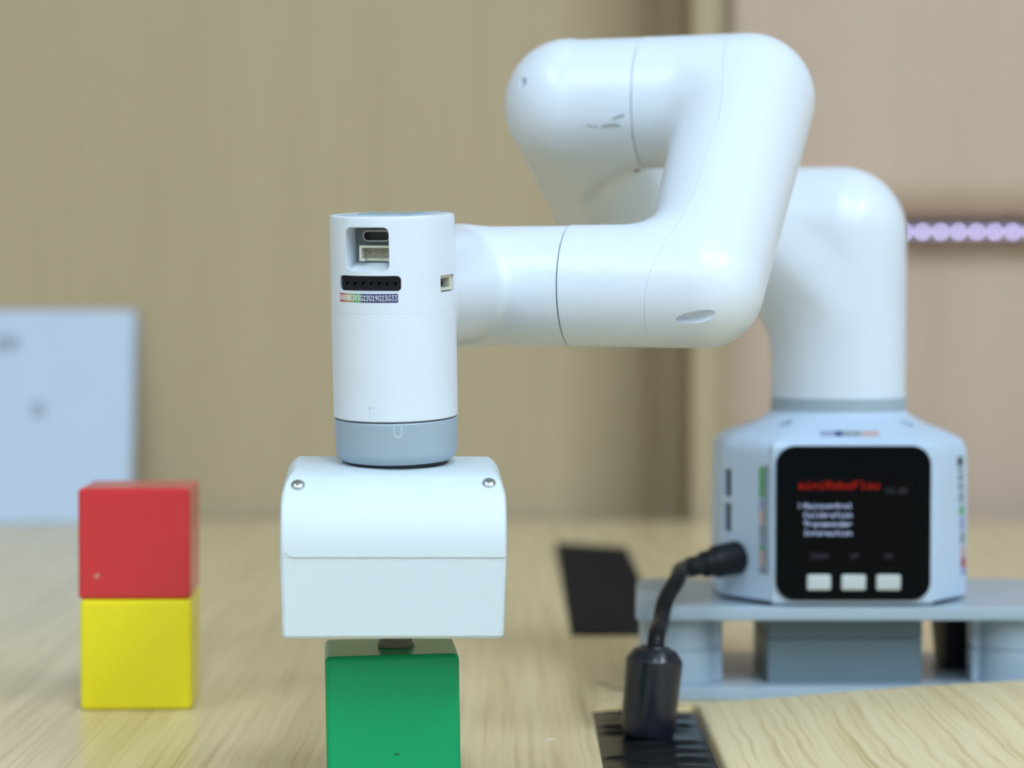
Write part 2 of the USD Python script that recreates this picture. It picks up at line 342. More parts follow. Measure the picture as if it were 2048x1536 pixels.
# curled veneer sheet lying right of the slot
def sheet():
    xs = np.r_[np.linspace(.0634, .070, 12), np.linspace(.072, .42, 60)]; ys = np.linspace(.30, .857, 40)
    def zt(x, y):
        z = .0022 + .0078 * np.clip((x - .066) / .11, 0, 1.6) ** 1.0
        edge = np.clip((x - .0634) / .003, 0, 1); return z - .0013 * (1 - np.sqrt(1 - (1 - edge) ** 2 * .999)) + .0004 * np.sin(y * 40) * np.clip((x - .07) / .05, 0, 1)
    v = []
    for x in xs:
        for y in ys:
            xx = x + (.0016 * math.sin(y * 30) if x < .071 else 0) * 0
            back = .0018 * math.sin(x * 60) * (y - .30) / .557
            v.append((xx, y + back, zt(x, y)))
    n = len(v); top = np.array(v); bot = top.copy(); bot[:, 2] = np.maximum(bot[:, 2] - .0021, 0.00005); nx, ny = len(xs), len(ys); f = []
    I = lambda i, j, b=0: i * ny + j + b * n
    for i in range(nx - 1):
        for j in range(ny - 1):
            f += [(I(i, j), I(i+1, j), I(i+1, j+1)), (I(i, j), I(i+1, j+1), I(i, j+1)), (I(i, j, 1), I(i+1, j+1, 1), I(i+1, j, 1)), (I(i, j, 1), I(i, j+1, 1), I(i+1, j+1, 1))]
    rim = [(i, 0) for i in range(nx)] + [(nx-1, j) for j in range(1, ny)] + [(i, ny-1) for i in range(nx-2, -1, -1)] + [(0, j) for j in range(ny-2, 0, -1)]
    for a, b in zip(rim, rim[1:] + rim[:1]): f += [(I(*a), I(*a, 1), I(*b, 1)), (I(*a), I(*b, 1), I(*b))]
    return tm(np.vstack([top, bot]), f)
solid('veneer_sheet', sheet(), 'sheet', 'pale wood-grain sheet curling up in front of the grey mount', 'sheet', smooth=50)

# black tape: one strip in the slot, one patch farther back
_r = random.Random(5)
RIDGES = [(_r.uniform(.40, .87), _r.uniform(-.12, .12), _r.uniform(.0003, .0006), _r.uniform(.4, 1.0), _r.uniform(.030, .060)) for _ in range(90)]
def tape(x0, x1, ys, z0, zs, nx=22, seed=0, skew0=0.0, skew1=0.0, amp=.00035, rise=0.0):
    v, ny = [], len(ys)
    for i in range(nx):
        s = i / (nx - 1)
        for j, y in enumerate(ys):
            t = j / (ny - 1); x = x0 + (x1 - x0) * s; yy = y + (skew0 * (1 - t) + skew1 * t) * s
            w = amp * (.25 * meshkit.fbm(np.array([[x * 90, yy * 260, seed]]), 2, seed)[0] + sum(a * math.exp(-((yy - c - k * (x - .045)) / wd) ** 2) * math.exp(-((x - xm) / .014) ** 2) for c, k, wd, a, xm in RIDGES if abs(yy - c) < .008)) * min(1, 8 * s, 8 * (1 - s))
            v.append((x, yy, z0 + zs + w + rise * t * t))
    n = len(v); a = np.array(v); b = a.copy(); b[:, 2] -= zs * .8; f = []; I = lambda i, j, k=0: i * ny + j + k * n
    for i in range(nx - 1):
        for j in range(ny - 1):
            f += [(I(i, j), I(i+1, j), I(i+1, j+1)), (I(i, j), I(i+1, j+1), I(i, j+1)), (I(i, j, 1), I(i+1, j+1, 1), I(i+1, j, 1)), (I(i, j, 1), I(i, j+1, 1), I(i+1, j+1, 1))]
    rim = [(i, 0) for i in range(nx)] + [(nx-1, j) for j in range(1, ny)] + [(i, ny-1) for i in range(nx-2, -1, -1)] + [(0, j) for j in range(ny-2, 0, -1)]
    for p, q in zip(rim, rim[1:] + rim[:1]): f += [(I(*p), I(*p, 1), I(*q, 1)), (I(*p), I(*q, 1), I(*q))]
    return tm(np.vstack([a, b]), f)
solid('black_tape', tape(SX0 + .0004, SX1 - .0004, np.linspace(.40, .862, 1100), SZ, .0003, amp=.0010), 'tape_gloss', 'wrinkled glossy black tape in the table slot under the ferrite bead', 'tape', smooth=60)
solid('black_tape', tape(.0248, .0640, np.linspace(1.043, 1.425, 90), 0, .0003, seed=3, skew1=-.03, amp=.0004, rise=.002), 'tape', 'flat black tape patch on the table behind the grey mount', 'tape', smooth=60)
th = spline([ground(1196, 1364, .0004), ground(1215, 1371, .0012), ground(1240, 1379, .0016), ground(1262, 1383, .0005)], 24)
solid('loose_thread', tube(th, .00016, 8), 'thread', 'short dark thread lying on the table left of the ferrite bead', 'thread')
sc = ground(1100, 1480)
solid('paper_fleck', round_hull([sc + (-.0013, 0, .0001), sc + (.0014, .0012, .0002), sc + (.0002, .0016, .0001)], .00012, 3), 'lbl_white', 'tiny white fleck on the table between green block and black tape', 'fleck')

# ------------------------------------------------------------------ whiteboard leaning on the wall
bl = ground(0, 1048); yb = bl[1]
bx1 = (262 - 1024) / FPX * 1.570
tilt = math.atan2(1.596 - yb, .130)
def board_pt(x, s, d=0.0):      # s up the board, d towards the camera
    return (x, yb + s * math.sin(tilt) - d * math.cos(tilt), s * math.cos(tilt) + d * math.sin(tilt) + .0006)
Lb = .1325 / math.cos(tilt)
wbd = Thing('whiteboard', ((bx1 - .25), yb, 0), 'small white board with faint marks leaning on the wood wall at left', 'board')
wbd.part('board_panel', hull([board_pt(x, s, d) for x in (bx1 - .5, bx1 - .002) for s in (0, Lb) for d in (0, -.004)]), 'board', smooth=False)
wbd.part('edge_trim', hull([board_pt(x, s, d) for x in (bx1 - .002, bx1) for s in (0, Lb) for d in (.0006, -.0045)]), 'board_edge', smooth=False)
def ink(px, py, w, h):
    s = (1048 - py) * 1.58 / FPX / math.cos(tilt) ; xx = (px - 1024) / FPX * 1.59
    wbd.part('faded_mark', hull([board_pt(xx + a * w, s + b * h, d) for a in (-1, 1) for b in (-1, 1) for d in (.0001, .0004)]), 'board_ink', smooth=False, label='faint grey smudge')
ink(12, 692, .008, .0045); ink(80, 825, .004, .005)

# ------------------------------------------------------------------ wooden blocks
W = .0380
def cube_mesh(w, r=.0016): return rbox((-w/2, -w/2, 0), (w/2, w/2, w), r, 8)
def block(mat, pos, yaw, label, roll=0.0, w=W):
    Rm = rotz(yaw)
    if roll: c, s = math.cos(roll), math.sin(roll); Rm = Rm @ np.array([[c, 0, s], [0, 1, 0], [-s, 0, c]])
    t = Thing('wooden_block', pos, label, 'toy block')
    t.part('body', put(cube_mesh(w), Rm, pos), mat, smooth=40)
    return t, Rm
D_Y = .853
ycen = at(259, 1300, D_Y); ypos = np.array([ycen[0] + .0008, D_Y + W / 2, 0])
block('yellow', ypos, math.radians(2.5), 'yellow painted wooden cube standing on the table under the red cube')
rpos = ypos + (-.0004, .0002, W)
rb, Rr = block('red', rpos, math.radians(2.2), 'red painted wooden cube with a chipped spot on top of the yellow cube')
cp = rpos + Rr @ np.array([-W/2 + .0064, -W/2 - .00005, .0078])
rb.part('paint_chip', round_hull([cp + (0, 0, 0), cp + (.0005, 0, .0007), cp + (-.0005, 0, .0001)], .0004, 3), 'chip', label='small chip showing bare wood')

# ------------------------------------------------------------------ arm skeleton (solved so that every joint stands where the photo shows it)
TH, L2, Q2, M3, Q3 = 0.27089, 0.07495, 1.19196, 0.05956, 0.68357
a_ = np.array([math.cos(TH), -math.sin(TH), 0]); fw = np.array([-math.sin(TH), -math.cos(TH), 0]); ez = np.array([0, 0, 1.0])
BASE = np.array([.1189, .9150, 0]); J1T = np.array([.1189, .9150, .1640])
J2 = J1T - a_ * L2
J3 = J2 + .1104 * (math.sin(Q2) * fw + math.cos(Q2) * ez)
J3R = J3 + a_ * M3
vdir = math.cos(Q3) * fw - math.sin(Q3) * ez
J4R = J3R + .096 * vdir
SL = .05; D5 = .066
N4 = .0750
E5 = J4R - a_ * N4
O6 = E5 + D5 * (math.cos(SL) * fw - math.sin(SL) * ez)
r1, r2, r3, r4, r5, r6 = .0243, .0246, .0213, .0182, .0172, .0175
arm = Thing('robot_arm', (BASE[0], BASE[1], .0335), 'white six-axis desktop robot arm with grey base and small black screen', 'robot arm')

# shoulder: column and elbow
def f_shoulder(p):
    z0 = np.array([BASE[0], BASE[1], .085]); A = seg(p, z0, J1T, r1, r1); B = seg(p, J1T, J2 + a_ * .0, r1, r2)
    return bend(p, A, B, J1T, -ez, -a_, .022, r1)
def bounds(*pts, r=.03): P = np.array(pts); return P.min(0) - r, P.max(0) + r
sh = man(sdf_mesh(f_shoulder, *bounds([BASE[0], BASE[1], .085], J1T, J2))).trim_by_plane((0, 0, 1), .1048)
SEAM2 = J2 + a_ * .024
n2 = a_; sh = sh.trim_by_plane(tuple(n2), float(n2 @ (SEAM2 + a_ * .0002)))
arm.part('shoulder', sh, 'white', smooth=40)

# upper arm: elbow at J2, shaft, elbow at J3 and its short pipe up to the seam
def seam_on(c0, px):   # distance along a_ from c0 where the axis crosses pixel column px
    best = min(np.linspace(-.12, .12, 4801), key=lambda t: abs((lambda q: 1024 + FPX * q[0] / (q @ f_))(c0 + a_ * t - CAM) - px)); return best
S3 = J3R + a_ * seam_on(J3R, 1291); S4 = J4R + a_ * seam_on(J4R, 1143)
def f_upper(p):
    A = seg(p, J2 + a_ * .04, J2, r2, r2); B = seg(p, J2, J3, .0242, r3 + .0004); C = seg(p, J3, J3R, r3, r3 + .0003)
    d = bend(p, B, C, J3, J2 - J3, a_, .018, r3); d = bend(p, d, A, J2, J3 - J2, a_, .02, r2); return d
ua = man(sdf_mesh(f_upper, *bounds(J2, J2 + a_ * .04, J3, J3R))).trim_by_plane(tuple(-a_), float(-a_ @ (S3 - a_ * .00012))).trim_by_plane((0, 0, 1), .05)
# cut the shoulder side of the J2 pipe at the seam without touching the J3 pipe (which lies well above)
cutb = put(box((0, -.04, -.034), (.08, .04, .034)), np.stack([a_, np.cross(ez, a_), ez], 1), J2 + a_ * .0238)
ua = ua - man(cutb)
hole = lambda p, d, r, dep, out=.006: man(cyl(np.asarray(p) + np.asarray(d) * out, np.asarray(p) - np.asarray(d) * dep, r, n=28))
def raycast(m, px, py):
    mesh = m if isinstance(m, trimesh.Trimesh) else man_tm(m)
    d = at(px, py, 1.0) - CAM; d /= np.linalg.norm(d); v, f = mesh.vertices, mesh.faces
    A, B, C = v[f[:, 0]], v[f[:, 1]], v[f[:, 2]]; e1, e2 = B - A, C - A; h = np.cross(d, e2); det = (e1 * h).sum(1); ok = np.abs(det) > 1e-14
    inv = np.where(ok, 1 / np.where(ok, det, 1), 0); s = CAM - A; uu = inv * (s * h).sum(1); q = np.cross(s, e1); vv = inv * (q @ d); t = inv * (e2 * q).sum(1)
    hit = ok & (uu >= -1e-6) & (vv >= -1e-6) & (uu + vv <= 1 + 1e-6) & (t > 0); i = np.argmin(np.where(hit, t, 1e9))
    n = np.cross(e1[i], e2[i]); n /= np.linalg.norm(n); return CAM + d * t[i], n * -np.sign(n @ d)
P, nn = raycast(ua, 1046, 164)
ua = ua - hole(P, 0.55 * nn + 0.83 * -vdir * 0 + 0.5 * ez - 0.3 * a_, .0016, .003)
PH, nH = raycast(ua, 1274, 341)
arm.part('upper_arm', ua, 'white', smooth=40)
arm.part('screw_hole', cyl(PH - nH * .001, PH + nH * .00012, .0011, n=24), 'dark')
# faint pencil scuffs on the elbow pipe
uam = man_tm(ua)
def stroke(pts, r, name='scuff_mark'):
    q = [raycast(uam, *p)[0] for p in pts]; arm.part(name, tube(np.array(q), r, 6), 'scuff', label='faint grey scuff')
stroke([(1174, 249), (1180, 251), (1184, 252)], .00035); stroke([(1188, 251), (1194, 251)], .00035)
stroke([(1204, 251), (1214, 250), (1224, 248), (1232, 248), (1240, 252)], .0005); stroke([(1226, 236), (1236, 233), (1248, 229)], .0004)

# forearm: two elbows; its shell is split along a curved line into shell and cover
def f_fore(p):
    A = seg(p, J3, J3R, r3, r3 + .0006); B = seg(p, J3R, J4R, r3 + .0006, r4 + .0003); C = seg(p, E5, J4R, r4 + .0002, r4 + .0003)
    d = bend(p, A, B, J3R, -a_, vdir, .010, r3); return bend(p, d, C, J4R, -a_, -vdir, .010, r4)
fa = man(sdf_mesh(f_fore, *bounds(J3, J3R, J4R, E5)))
n3 = np.cross(a_, vdir); n3 = n3 if n3 @ (CAM - J3R) > 0 else -n3
mid = (J3R + J4R) / 2
cut3 = put(box((-.2, -.04, -.04), (0, .04, .04)), np.stack([a_, np.cross(ez, a_), ez], 1), S3 + a_ * .00012)
cut4 = put(box((-.2, -.026, -.026), (0, .026, .026)), np.stack([a_, np.cross(ez, a_), ez], 1), S4 + a_ * .00022)
fa = fa - man(cut3) - man(cut4)
P, nn = raycast(fa, 1394, 634)
tl = a_ + ez * .17; tl -= nn * (tl @ nn); tl /= np.linalg.norm(tl); tl = tl * .985 + nn * .17; tl /= np.linalg.norm(tl)
el = trimesh.creation.icosphere(4); el.vertices = el.vertices * np.array([.0067, .0020, .0026])
fa = fa - man(put(el, np.stack([tl, np.cross(nn - tl * (nn @ tl), tl) / np.linalg.norm(np.cross(nn, tl)), (nn - tl * (nn @ tl)) / np.linalg.norm(nn - tl * (nn @ tl))], 1), P - nn * .0002))
curve_px = [(1452, 110), (1447, 170), (1444, 215), (1435, 256), (1412, 318), (1395, 368), (1374, 420), (1352, 455), (1318, 498), (1290, 530), (1268, 562), (1257, 590), (1254, 620), (1257, 650), (1262, 680)]
def loc2(px, py):
    o = mid + n3 * .0185; d = at(px, py, 1.0) - CAM; t = ((o - CAM) @ n3) / (d @ n3); q = CAM + d * t - mid; return (q @ a_, q @ vdir)
c2 = np.array([loc2(*p) for p in curve_px]); c2 = np.vstack([c2[0] + (c2[0] - c2[1]) * 3, c2, c2[-1] + (c2[-1] - c2[-2]) * 3])
c2 = spline(np.c_[c2, np.zeros(len(c2))], 90)[:, :2]
def region(shift, side):
    c = c2 + np.array([shift, 0]); far = .2 * side
    return Polygon(list(map(tuple, c)) + [(far, c[-1][1]), (far, c[0][1])]).buffer(0)
def extr(poly):
    m = trimesh.creation.extrude_polygon(poly, .16, engine='earcut'); m.vertices[:, 2] -= .08
    Rm = np.stack([a_, vdir, np.cross(a_, vdir)], 1); return man(put(m, Rm, mid))
shell = fa ^ extr(region(-.00004, -1)); cover = fa ^ extr(region(.00004, 1))
arm.part('forearm_shell', shell, 'white', smooth=40); arm.part('forearm_cover', cover, 'white', smooth=40)

# wrist: pipe left of the seam, elbow towards the camera, flared onto the upright end housing
tx, ty = math.tan(math.radians(.85)), math.tan(math.radians(4.4))
EZ = np.array([-tx, -ty, 1.0]); EZ /= np.linalg.norm(EZ); ER = frame(EZ, (math.cos(.047), math.sin(.047), 0))   # columns: right, back, up
def EL(x, y, z): return O6 + ER @ np.array([x, y, z], float)
def f_wrist(p):
    A = seg(p, E5, J4R, r4, r4); B = seg(p, E5 + fw * .0055, O6 + (E5 - O6) * .12, r4 + .0004, r5 - .0002)
    d = smin(A, B, .0030)
    q = (p - O6) @ ER; c = np.maximum(np.hypot(q[:, 0], q[:, 1]) - (r6 - .0006), np.abs(q[:, 2] + 5e-3) - .0275)
    return smin(d, c, .0035)
wr = man(sdf_mesh(f_wrist, *bounds(E5, J4R, O6, EL(0, 0, -.04), EL(0, 0, .03)))).trim_by_plane(tuple(-a_), float(-a_ @ (S4 - a_ * .00022)))
wr = wr - man(put(lathe([(r6 - .00015, -.06), (r6 - .00015, .04)], 96), ER, O6))
arm.part('wrist', wr, 'white', smooth=40)

# end housing with its sockets
Z_TOP, Z_SEAM, Z_FL = .0232, -.0336, -.0458
hs = put(lathe([(r6 - .0003, Z_SEAM + .0002), (r6, Z_SEAM + .0005), (r6, -.004), (r6 - .00012, -.0038), (r6 - .00012, -.0036), (r6, -.0034), (r6, Z_TOP - .0008), (r6 - .0002, Z_TOP - .0003), (r6 - .0007, Z_TOP)], 144), ER, O6)
YAW = math.radians(-25)
AR = ER @ rotz(YAW)                           # local frame of the controller: x right, -y out of its front
def AL(mesh): return put(mesh, AR, O6)
end = man(hs)
zr1, zr0 = .0203, .0083                     # main opening
op = Polygon([(-.0067, zr0 + .001), (-.0057, zr0), (.0057, zr0), (.0067, zr0 + .001), (.0067, zr1 - .001), (.0057, zr1), (-.0057, zr1), (-.0067, zr1 - .001)])
end = end - man(AL(plate(Polygon(rrect(.0130, zr1 - zr0, .0016)).buffer(0), -.03, -.0105))).translate(tuple(AR @ np.array([0, 0, (zr0 + zr1) / 2])))
zh = .0049
end = end - man(AL(plate(Polygon(rrect(.0186, .0043, .0012)).buffer(0), -.03, -.0100))).translate(tuple(AR @ np.array([0, 0, zh])))
SR = ER @ rotz(math.radians(61))
def SLc(mesh): return put(mesh, SR, O6)
end = end - man(SLc(plate(Polygon(rrect(.0078, .0047, .0004)).buffer(0), -.03, -.0120))).translate(tuple(SR @ np.array([0, 0, .0042])))
end = end - man(AL(box((-.0121, -.0121, Z_TOP - .0007), (.0121, .0121, Z_TOP + .01))))
# faint latch notch above the flange
def ring_patch(az0, az1, z0, z1, r, t, R=None, n=None):
    n = n or max(2, int(abs(az1 - az0) / 2.5) + 1); v, f = [], []
    for az in np.radians(np.linspace(az0, az1, n)):
        for rr in (r, r + t):
            for z in (z0, z1): v.append((rr * math.sin(az), -rr * math.cos(az), z))
    for i in range(n - 1):
        a = 4 * i; b = a + 4
        for q in ((a+2, a+3, b+3, b+2), (a, b, b+1, a+1), (a, a+2, b+2, b), (a+1, b+1, b+3, a+3)): f += [(q[0], q[1], q[2]), (q[0], q[2], q[3])]
    f += [(0, 1, 3), (0, 3, 2)]; e = 4 * (n - 1); f += [(e, e+3, e+1), (e, e+2, e+3)]
    m = tm(v, f); m.fix_normals(); return put(m, ER if R is None else R, O6)
def groove_line(pts, w=.00022, r=None):
    """a thin groove that follows (azimuth, z) points round the housing"""
    out = []
    for (a0, z0), (a1, z1) in zip(pts[:-1], pts[1:]):
        k = np.array([EL(r * math.sin(math.radians(a)), -r * math.cos(math.radians(a)), z) for a, z in ((a0, z0), (a1, z1))]); out.append(man(round_hull(k, w, 3)))
    return out
for g in groove_line([(-24.5, Z_SEAM + .0042), (-24.5, Z_SEAM)], r=r6) + groove_line([(-20.5, Z_SEAM + .0042), (-20.5, Z_SEAM)], w=.00016, r=r6) + groove_line([(-24.5, Z_SEAM + .0042), (-20.5, Z_SEAM + .0042)], w=.00013, r=r6): end = end - g
eh = arm.part('end_housing', end, 'white', smooth=32)
arm.part('controller_face', AL(rbox((-.0064, -.0107, zr0 + .0018), (.0064, -.0095, zr1), .0002, 2)), 'recess', under=eh)
arm.part('recess_ramp', AL(hull([(x, y, z) for x in (-.0064, .0064) for y, z in ((-.0106, zr0), (-.0106, zr0 + .0020), (-.0150, zr0), (-.0150, zr0 + .0001))])), 'pump_white', under=eh, smooth=False)
def stad(w, h): return Polygon(rrect(w, h, h / 2 - 1e-5, 10)).buffer(0)
zu = .0177
usb = AL(put(plate(stad(.0084, .0031).difference(stad(.0077, .0024)), -.0122, -.0104), None, (.0009, 0, zu)))
arm.part('charging_port', usb, 'port_metal', under=eh)
arm.part('port_cavity', AL(put(plate(stad(.0077, .0024), -.0110, -.0104), None, (.0009, 0, zu))), 'dark', under=eh)
zg = .0129
gr = man(box((-.0040, -.0132, zg - .0021), (.0064, -.0104, zg + .0022))) - man(box((-.0033, -.02, zg - .0014), (.0060, -.0109, zg + .0016))) - man(box((-.0024, -.02, zg - .003), (.0042, -.0112, zg - .0010)))
arm.part('cable_socket', AL(man_tm(gr)), 'cream', under=eh, smooth=False, label='cream four-pin socket')
arm.part('socket_floor', AL(box((-.0033, -.0112, zg - .0014), (.0060, -.0108, zg + .0016))), 'socket_inner', under=eh, smooth=False)
for k in range(4): arm.part('socket_pin', AL(box((-.0020 + k * .002, -.0125, zg - .0002), (-.0017 + k * .002, -.0108, zg + .0001))), 'steel', under=eh, smooth=False)
hd = man(AL(box((-.0090, -.0140, zh - .00205), (.0090, -.0102, zh + .00205))))
for k in range(7): hd = hd - man(AL(box((-.0079 + k * .00245, -.02, zh - .0006), (-.0071 + k * .00245, -.0125, zh + .0003))))
arm.part('pin_header', hd, 'header', under=eh, smooth=False, label='black seven-hole pin header')
arm.part('side_socket', SLc(man_tm(man(box((-.0037, -.0165, .0022), (.0037, -.0122, .0064))) - man(box((-.0030, -.02, .0030), (.0024, -.0128, .0056))))), 'cream', under=eh, smooth=False)
arm.part('side_socket_core', SLc(box((-.0030, -.0150, .0032), (.0012, -.0126, .0046))), 'dark', under=eh, smooth=False)
arm.part('top_cap', AL(rbox((-.0119, -.0119, Z_TOP - .0008), (.0119, .0119, Z_TOP + .0002), .0003, 3)), 'atom_cap', under=eh, label='pale blue square cap')
arm.part('top_display', AL(rbox((-.0072, -.0072, Z_TOP), (.0072, .0072, Z_TOP + .00045), .0002, 3)), 'atom_screen', under=eh)
lz0, lz1 = -.0003, .0021
bands = [('lbl_red', -58, -49), ('lbl_ochre', -49, -40), ('lbl_green', -40, -31), ('lbl_blue', -31, 4)]
for m_, b0, b1 in bands: arm.part('label_band', ring_patch(b0, b1, lz0, lz1, r6 - .0001, .00016), m_, under=eh, smooth=50)
def wrap_text(s, az0, az1, zb, hgt, r):
    t = meshkit.text_mesh(s, hgt, .00012); b = t.bounds; w = b[1][0] - b[0][0]
    v = t.vertices.copy(); az = np.radians(az0 + (az1 - az0) * (v[:, 0] - b[0][0]) / w); rr = r + v[:, 2]
    t.vertices = np.stack([rr * np.sin(az), -rr * np.cos(az), zb + v[:, 1]], 1); return put(t, ER, O6)
for k, s in enumerate(['5V0', 'GND', '3V3', 'G22', 'G19', 'G23', 'G33']):
    a0 = -57.6 + k * 8.75; arm.part('label_text', wrap_text(s, a0, a0 + 8.1, lz0 + .00045, .00155, r6 + .00006), 'lbl_white', under=eh, smooth=False)
fl = put(lathe([(r6 - .0030, Z_FL + .0000), (r6 - .0018, Z_FL + .0002), (r6 - .0008, Z_FL + .0012), (r6 - .0003, Z_FL + .0030), (r6 - .0001, Z_SEAM - .0006), (r6 - .0004, Z_SEAM - .0002)], 120), ER, O6)
fm = man(fl)
notch = [(-1.2, Z_SEAM), (-1.2, Z_SEAM - .0030), (0.2, Z_SEAM - .0038), (2.6, Z_SEAM - .0038), (4.0, Z_SEAM - .0030), (4.0, Z_SEAM)]
flp = arm.part('flange', fm, 'flange_grey', smooth=35, label='light grey tool flange')
np_ = [EL((r6 - .00022) * math.sin(math.radians(a)), -(r6 - .00022) * math.cos(math.radians(a)), z) for a, z in [(-2.0, Z_SEAM - .0008), (-1.9, Z_SEAM - .0030), (-1.0, Z_SEAM - .0038), (1.4, Z_SEAM - .0041), (3.8, Z_SEAM - .0038), (4.7, Z_SEAM - .0030), (4.8, Z_SEAM - .0008)]]
arm.part('alignment_mark', tube(np.array(np_), .00022, 8), 'mark_grey', under=flp, label='raised U-shaped alignment mark')

# grey base
def base_mesh():
    NA = 240; ph = np.linspace(0, 2*math.pi, NA, endpoint=False); d = np.stack([np.cos(ph), np.sin(ph)], 1)
    faces = [((0, -1), .0400), ((0, 1), .0430), ((1, 0), .0445), ((-1, 0), .0445), ((.811, -.585), .0466), ((-.811, -.585), .0466), ((.75, .66), .048), ((-.75, .66), .048)]
    P = sum(np.maximum((d @ np.array(n)) / np.linalg.norm(n), 0) ** 46 / dd ** 46 for n, dd in faces) ** (-1 / 46)
    prof = [(.0345, .0440), (.0350, .0445), (.060, .0446), (.0830, .0444), (.0866, .0442), (.0888, .0436), (.0904, .0424), (.0917, .0403), (.0930, .0372), (.0944, .0337), (.0958, .0303), (.0972, .0277), (.0984, .0260), (.0993, .0250), (.1000, .0247)]
    v = []
    for z, half in prof:
        t = (.0445 - half) / (.0445 - .0247); ts = max(0, min(1, t))
        rho = P * (1 - ts) + .0247 * ts; v += [(BASE[0] + rr * c, BASE[1] + rr * s, z) for rr, (c, s) in zip(rho, d)]
    f = []
    for i in range(len(prof) - 1):
        for k in range(NA):
            a, b, c, e = i*NA+k, i*NA+(k+1) % NA, (i+1)*NA+(k+1) % NA, (i+1)*NA+k; f += [(a, b, c), (a, c, e)]
    v += [(BASE[0], BASE[1], prof[0][0]), (BASE[0], BASE[1], prof[-1][0])]; n = len(prof) * NA; o = (len(prof) - 1) * NA
    for k in range(NA): f += [(n, (k+1) % NA, k), (n+1, o+k, o+(k+1) % NA)]
    return tm(v, f)
bm = man(base_mesh())
DN = np.array([-.811, -.585, 0]); DT = np.array([.585, -.811, 0])     # left front facet: outward normal, direction towards the screen
DC = np.array([BASE[0], BASE[1], 0]) + DN * .0466
DRN = np.array([.811, -.585, 0]); DRT = np.array([-.585, -.811, 0]); DRC = np.array([BASE[0], BASE[1], 0]) + DRN * .0466
def facet_px(px, py, N=DN, C=DC):
    d = at(px, py, 1.0) - CAM; t = ((C - CAM) @ N) / (d @ N); return CAM + d * t
FR = np.stack([DT, -DN, ez], 1); FRR = np.stack([-DRT, -DRN, ez], 1)
for y0, y1 in ((938, 994), (1006, 1063)):
    p0, p1 = facet_px(1455, y0), facet_px(1455, y1); bm = bm - man(put(box((-.0019, -.004, p1[2]), (.0019, .0040, p0[2])), FR, (p0[0], p0[1], 0)))
bmt = man_tm(bm)
for px, py in ((1569, 848), (1814, 847)):
    P, nn = raycast(bmt, px, py); bm = bm - hole(P, np.array([0, -.25, .97]), .0026, .0035)
bp = arm.part('base', bm, 'grey', smooth=30, label='rounded light grey base')
for y0, y1 in ((938, 994), (1006, 1063)):
    p0, p1 = facet_px(1455, y0), facet_px(1455, y1); arm.part('port_slot', put(box((-.0019, .0015, p1[2]), (.0019, .0039, p0[2])), FR, (p0[0], p0[1], 0)), 'dark', under=bp, smooth=False)
arm.part('plinth', put(lathe([(.0385, .0332), (.0385, .0348)], 60), None, (BASE[0], BASE[1], 0)), 'dark', under=bp)
arm.part('collar', put(lathe([(.0240, .0995), (.0247, .0999), (.0245, .1046), (.0240, .1050)], 96), None, (BASE[0], BASE[1], 0)), 'collar', label='darker grey ring at the foot of the column')
def strip(px, y0, y1, mat, w=.0024, N=DN, C=DC, Rf=FR, out=.00025, name='port_label', dx=0):
    p0, p1 = facet_px(px, y0, N, C), facet_px(px, y1, N, C)
    arm.part(name, put(box((-w/2, -out, p1[2]), (w/2, .0004, p0[2])), Rf, (p0[0], p0[1], 0)), mat, under=bp, smooth=False)
for y0, y1, m_ in ((933, 995, 'lbl_green'), (997, 1021, 'lbl_lilac'), (1023, 1047, 'lbl_pink'), (1049, 1074, 'lbl_slate'), (1076, 1090, 'lbl_lilac'), (1092, 1100, 'lbl_green'), (1102, 1131, 'lbl_pink'), (1133, 1147, 'lbl_slate')):
    strip(1524, y0, y1, m_)
strip(1533, 930, 1149, 'lbl_slate', w=.0016, out=.0003, name='pin_strip')
for y0, y1, m_ in ((914, 932, 'dark'), (936, 944, 'lbl_slate'), (948, 962, 'lbl_slate'), (966, 980, 'lbl_slate'), (984, 1006, 'lbl_slate'), (1012, 1030, 'lbl_green'), (1034, 1060, 'lbl_lilac'), (1064, 1088, 'lbl_slate'), (1092, 1112, 'lbl_pink'), (1114, 1134, 'lbl_red'), (1136, 1150, 'lbl_lilac')):
    strip(1920 + (y0 - 914) * .03, y0, y1, m_, N=DRN, C=DRC, Rf=FRR, w=.0034)
# coloured print on the shoulder above the screen
for x0, x1, m_ in ((1641, 1668, 'lbl_lilac'), (1671, 1684, 'lbl_blue'), (1687, 1702, 'lbl_slate'), (1705, 1722, 'lbl_slate'), (1726, 1740, 'lbl_pink'), (1743, 1757, 'lbl_pink')):
    q = [raycast(bmt, x, y) for x in (x0, x1) for y in (863, 872)]; arm.part('port_label', round_hull([p for p, n in q], .00022, 3), m_, under=bp)

# screen module
YF = BASE[1] - .0425; ZM = .0623; XM = BASE[0] - .00005
front = rbox((XM - .0289, YF + .0012, .0334), (XM + .0289, YF + .016, .0905), .0022, 6)
arm.part('front_frame', front, 'grey')
dp = arm.part('display', put(plate(Polygon(rrect(.0540, .0540, .0068, 10)).buffer(0), YF, YF + .008), None, (XM, 0, ZM)), 'black', label='black square screen module')
def SX(px): return XM + (px - 1706.5) / 5.757e3
def SZz(py): return ZM + (1047.5 - py) / 5.757e3
arm.part('lens', put(plate(Polygon(rrect(.0524, .0524, .0062, 10)).buffer(0), YF - .0004, YF + .0004), None, (XM, 0, ZM)), 'glass_black', under=dp)
arm.part('screen', plate(Polygon([(SX(1588), SZz(1138)), (SX(1828), SZz(1138)), (SX(1828), SZz(953)), (SX(1588), SZz(953))]), YF - .0005, YF), 'lcd', under=dp, smooth=False)
